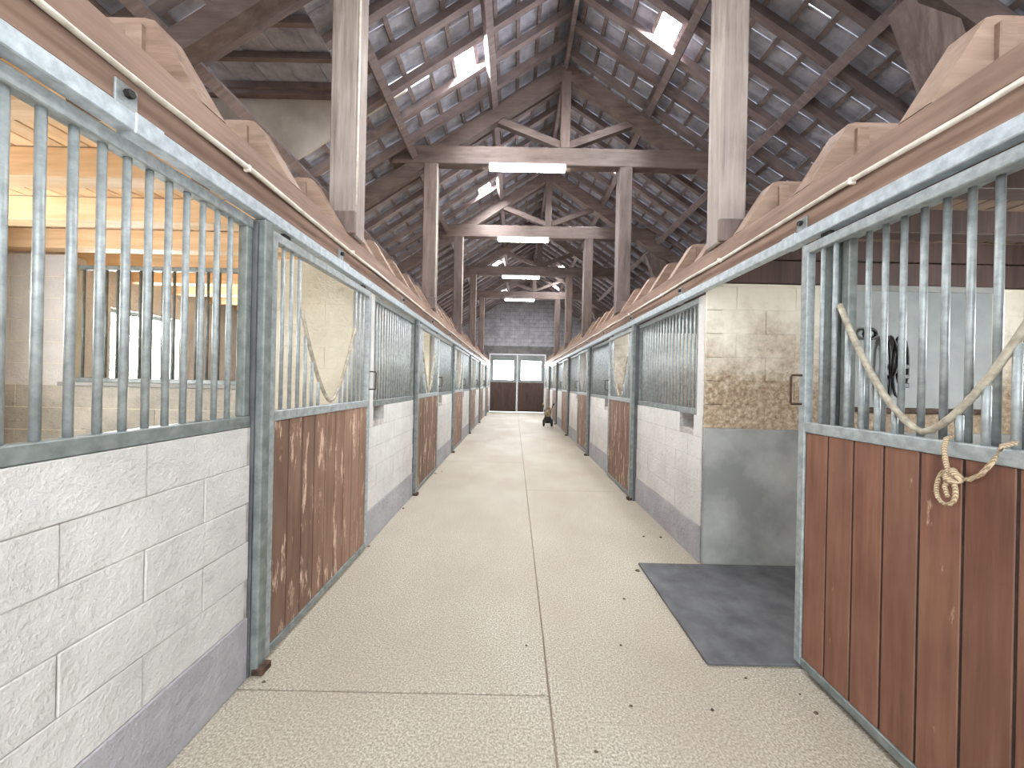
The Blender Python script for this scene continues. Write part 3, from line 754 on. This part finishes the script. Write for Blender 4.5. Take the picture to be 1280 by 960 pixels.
part('knot', MB().tube([RP(1.275 + 0.016 * math.cos(a), 1.212 + 0.018 * math.sin(a), -0.016 + 0.010 * math.sin(2 * a)) for a in (2 * math.pi * i / 14 for i in range(14))], 0.011, 8, True), 'rope', rp, smooth=True)
part('tail', MB().tube([RP(1.29, 1.20, -0.012), RP(1.296, 1.17, -0.02), RP(1.288, 1.135, -0.018)], 0.007, 8), 'rope', rp, smooth=True)

# grey hatch board on the right partition and tack hanging on it
yp = P[0] + SIDES['right']['part']
ht = thing('hatch_board', (3.38, yp - 0.02, 1.33), 'grey painted board panel on the partition inside the open right stall', 'panel')
boxpart('panel', (-0.60, 0.60, -0.015, 0.015, 0.03, 1.02), 'board_grey', ht, 0.004)
boxpart('ledge', (-0.66, 0.66, -0.02, 0.012, -0.01, 0.028), 'rust_and_shade', ht, 0.004)
boxpart('head_strip', (-0.60, 0.60, -0.025, 0.012, 1.0, 1.05), 'cement', ht, 0.004)
br = thing('bridle', (3.07, yp - 0.056, 1.95), 'black leather bridle hanging on the grey board in the open right stall', 'bridle')
part('hook', MB().tube([(-0.14 + 0.05 * math.cos(a), -0.01, 0.02 + 0.04 * math.sin(a)) for a in (2 * math.pi * i / 12 for i in range(12))], 0.014, 6, True), 'leather', br, smooth=True)
for i, (xa, xb, ln, rad) in enumerate(((-0.02, 0.02, 0.56, 0.009), (0.05, 0.13, 0.50, 0.010), (0.08, 0.15, 0.42, 0.011), (-0.05, 0.06, 0.34, 0.008))):
    xm = (xa + xb) / 2; hx_ = (xb - xa) / 2 + 0.015
    pts = [(xm + hx_ * math.sin(a) * (0.6 + 0.4 * math.sin(a / 2)), -0.012 - 0.008 * i, -ln / 2 + ln / 2 * math.cos(a)) for a in (2 * math.pi * j / 18 for j in range(18))]
    part('strap', MB().tube(pts, rad, 6, True), 'leather', br, smooth=True)
for zz in (-0.25, -0.33, -0.40): boxpart('buckle', (0.07, 0.15, -0.055, -0.03, zz - 0.02, zz + 0.02), 'leather', br, 0.006)

# small wheeled machine by the far right doors
ct = thing('wheeled_machine', (1.22, 13.0, 0), 'small brown and black two-wheeled machine parked far down by right stalls', 'machine')
for xx in (-0.16, 0.12):
    me = cached('wheel', lambda: MB().tube([(0, 0.1 * math.cos(a), 0.1 * math.sin(a)) for a in (2 * math.pi * i / 16 for i in range(16))], 0.035, 8, True).tube([(-0.03, 0, 0), (0.03, 0, 0)], 0.06, 10).mesh('wheel', 'dark_metal', True))
    ob('wheel', me, ct, (xx, 0, 0.135))
part('axle', MB().tube([(-0.18, 0, 0.135), (0.14, 0, 0.135)], 0.02, 8), 'dark_metal', ct, smooth=True)
part('engine_body', MB().cbox(-0.15, 0.10, -0.12, 0.16, 0.16, 0.36, 0.05), 'dark_metal', ct)
part('sack', MB().tube([(-0.02, 0.0, 0.34), (-0.03, 0.0, 0.42), (-0.01, 0.02, 0.52), (0.0, 0.02, 0.62), (-0.04, 0.02, 0.70)], [0.07, 0.13, 0.12, 0.10, 0.05], 10), 'sack', ct, smooth=True)
for sx in (-1, 1):
    h_ = part('handle', MB().tube([(sx * 0.09 - 0.02, 0.08, 0.34), (sx * 0.12 - 0.02, 0.05, 0.55), (sx * 0.15 - 0.02, -0.02, 0.72), (sx * 0.18 - 0.02, -0.10, 0.78)], 0.016, 8), 'dark_metal', ct, smooth=True)
    part('grip', MB().tube([(sx * 0.17 - 0.02, -0.07, 0.76), (sx * 0.19 - 0.02, -0.17, 0.81)], 0.03, 8), 'sack' if sx < 0 else 'dark_metal', h_, smooth=True)

# crumbs of dirt and straw on the aisle floor
for px, py, sc in ((890, 888, 0.010), (932, 848, 0.008), (222, 740, 0.0), (776, 807, 0.008), (745, 940, 0.010), (789, 883, 0.009), (658, 807, 0.007), (461, 683, 0.012), (504, 636, 0.014),
                   (805, 671, 0.014), (826, 672, 0.013), (797, 714, 0.018), (1020, 892, 0.010), (1000, 868, 0.007), (330, 853, 0.010), (780, 749, 0.009), (544, 592, 0.014), (552, 590, 0.01)):
    if not sc: continue
    d = ray(px, py); t = -H / d.z
    if abs(d.x * t) > 1.5 and d.x > 0: continue
    mb = MB(); vs = []; n = 7
    for a in range(n):
        th = 2 * math.pi * a / n; r_ = sc * random.uniform(0.6, 1.4); vs.append((r_ * math.cos(th), r_ * 0.7 * math.sin(th), 0.0))
    for a in range(n): vs.append((vs[a][0] * 0.6, vs[a][1] * 0.6, sc * random.uniform(0.5, 0.9)))
    mb.add(vs, [tuple(range(n))[::-1], tuple(range(n, 2 * n))] + [(a, (a + 1) % n, (a + 1) % n + n, a + n) for a in range(n)])
    tag(part('dirt_crumb', mb, 'dirt', None, (d.x * t, t, 0.0)), 'small dark crumb of dirt lying on the pale aisle floor', 'dirt', 'crumbs of dirt on the aisle floor')
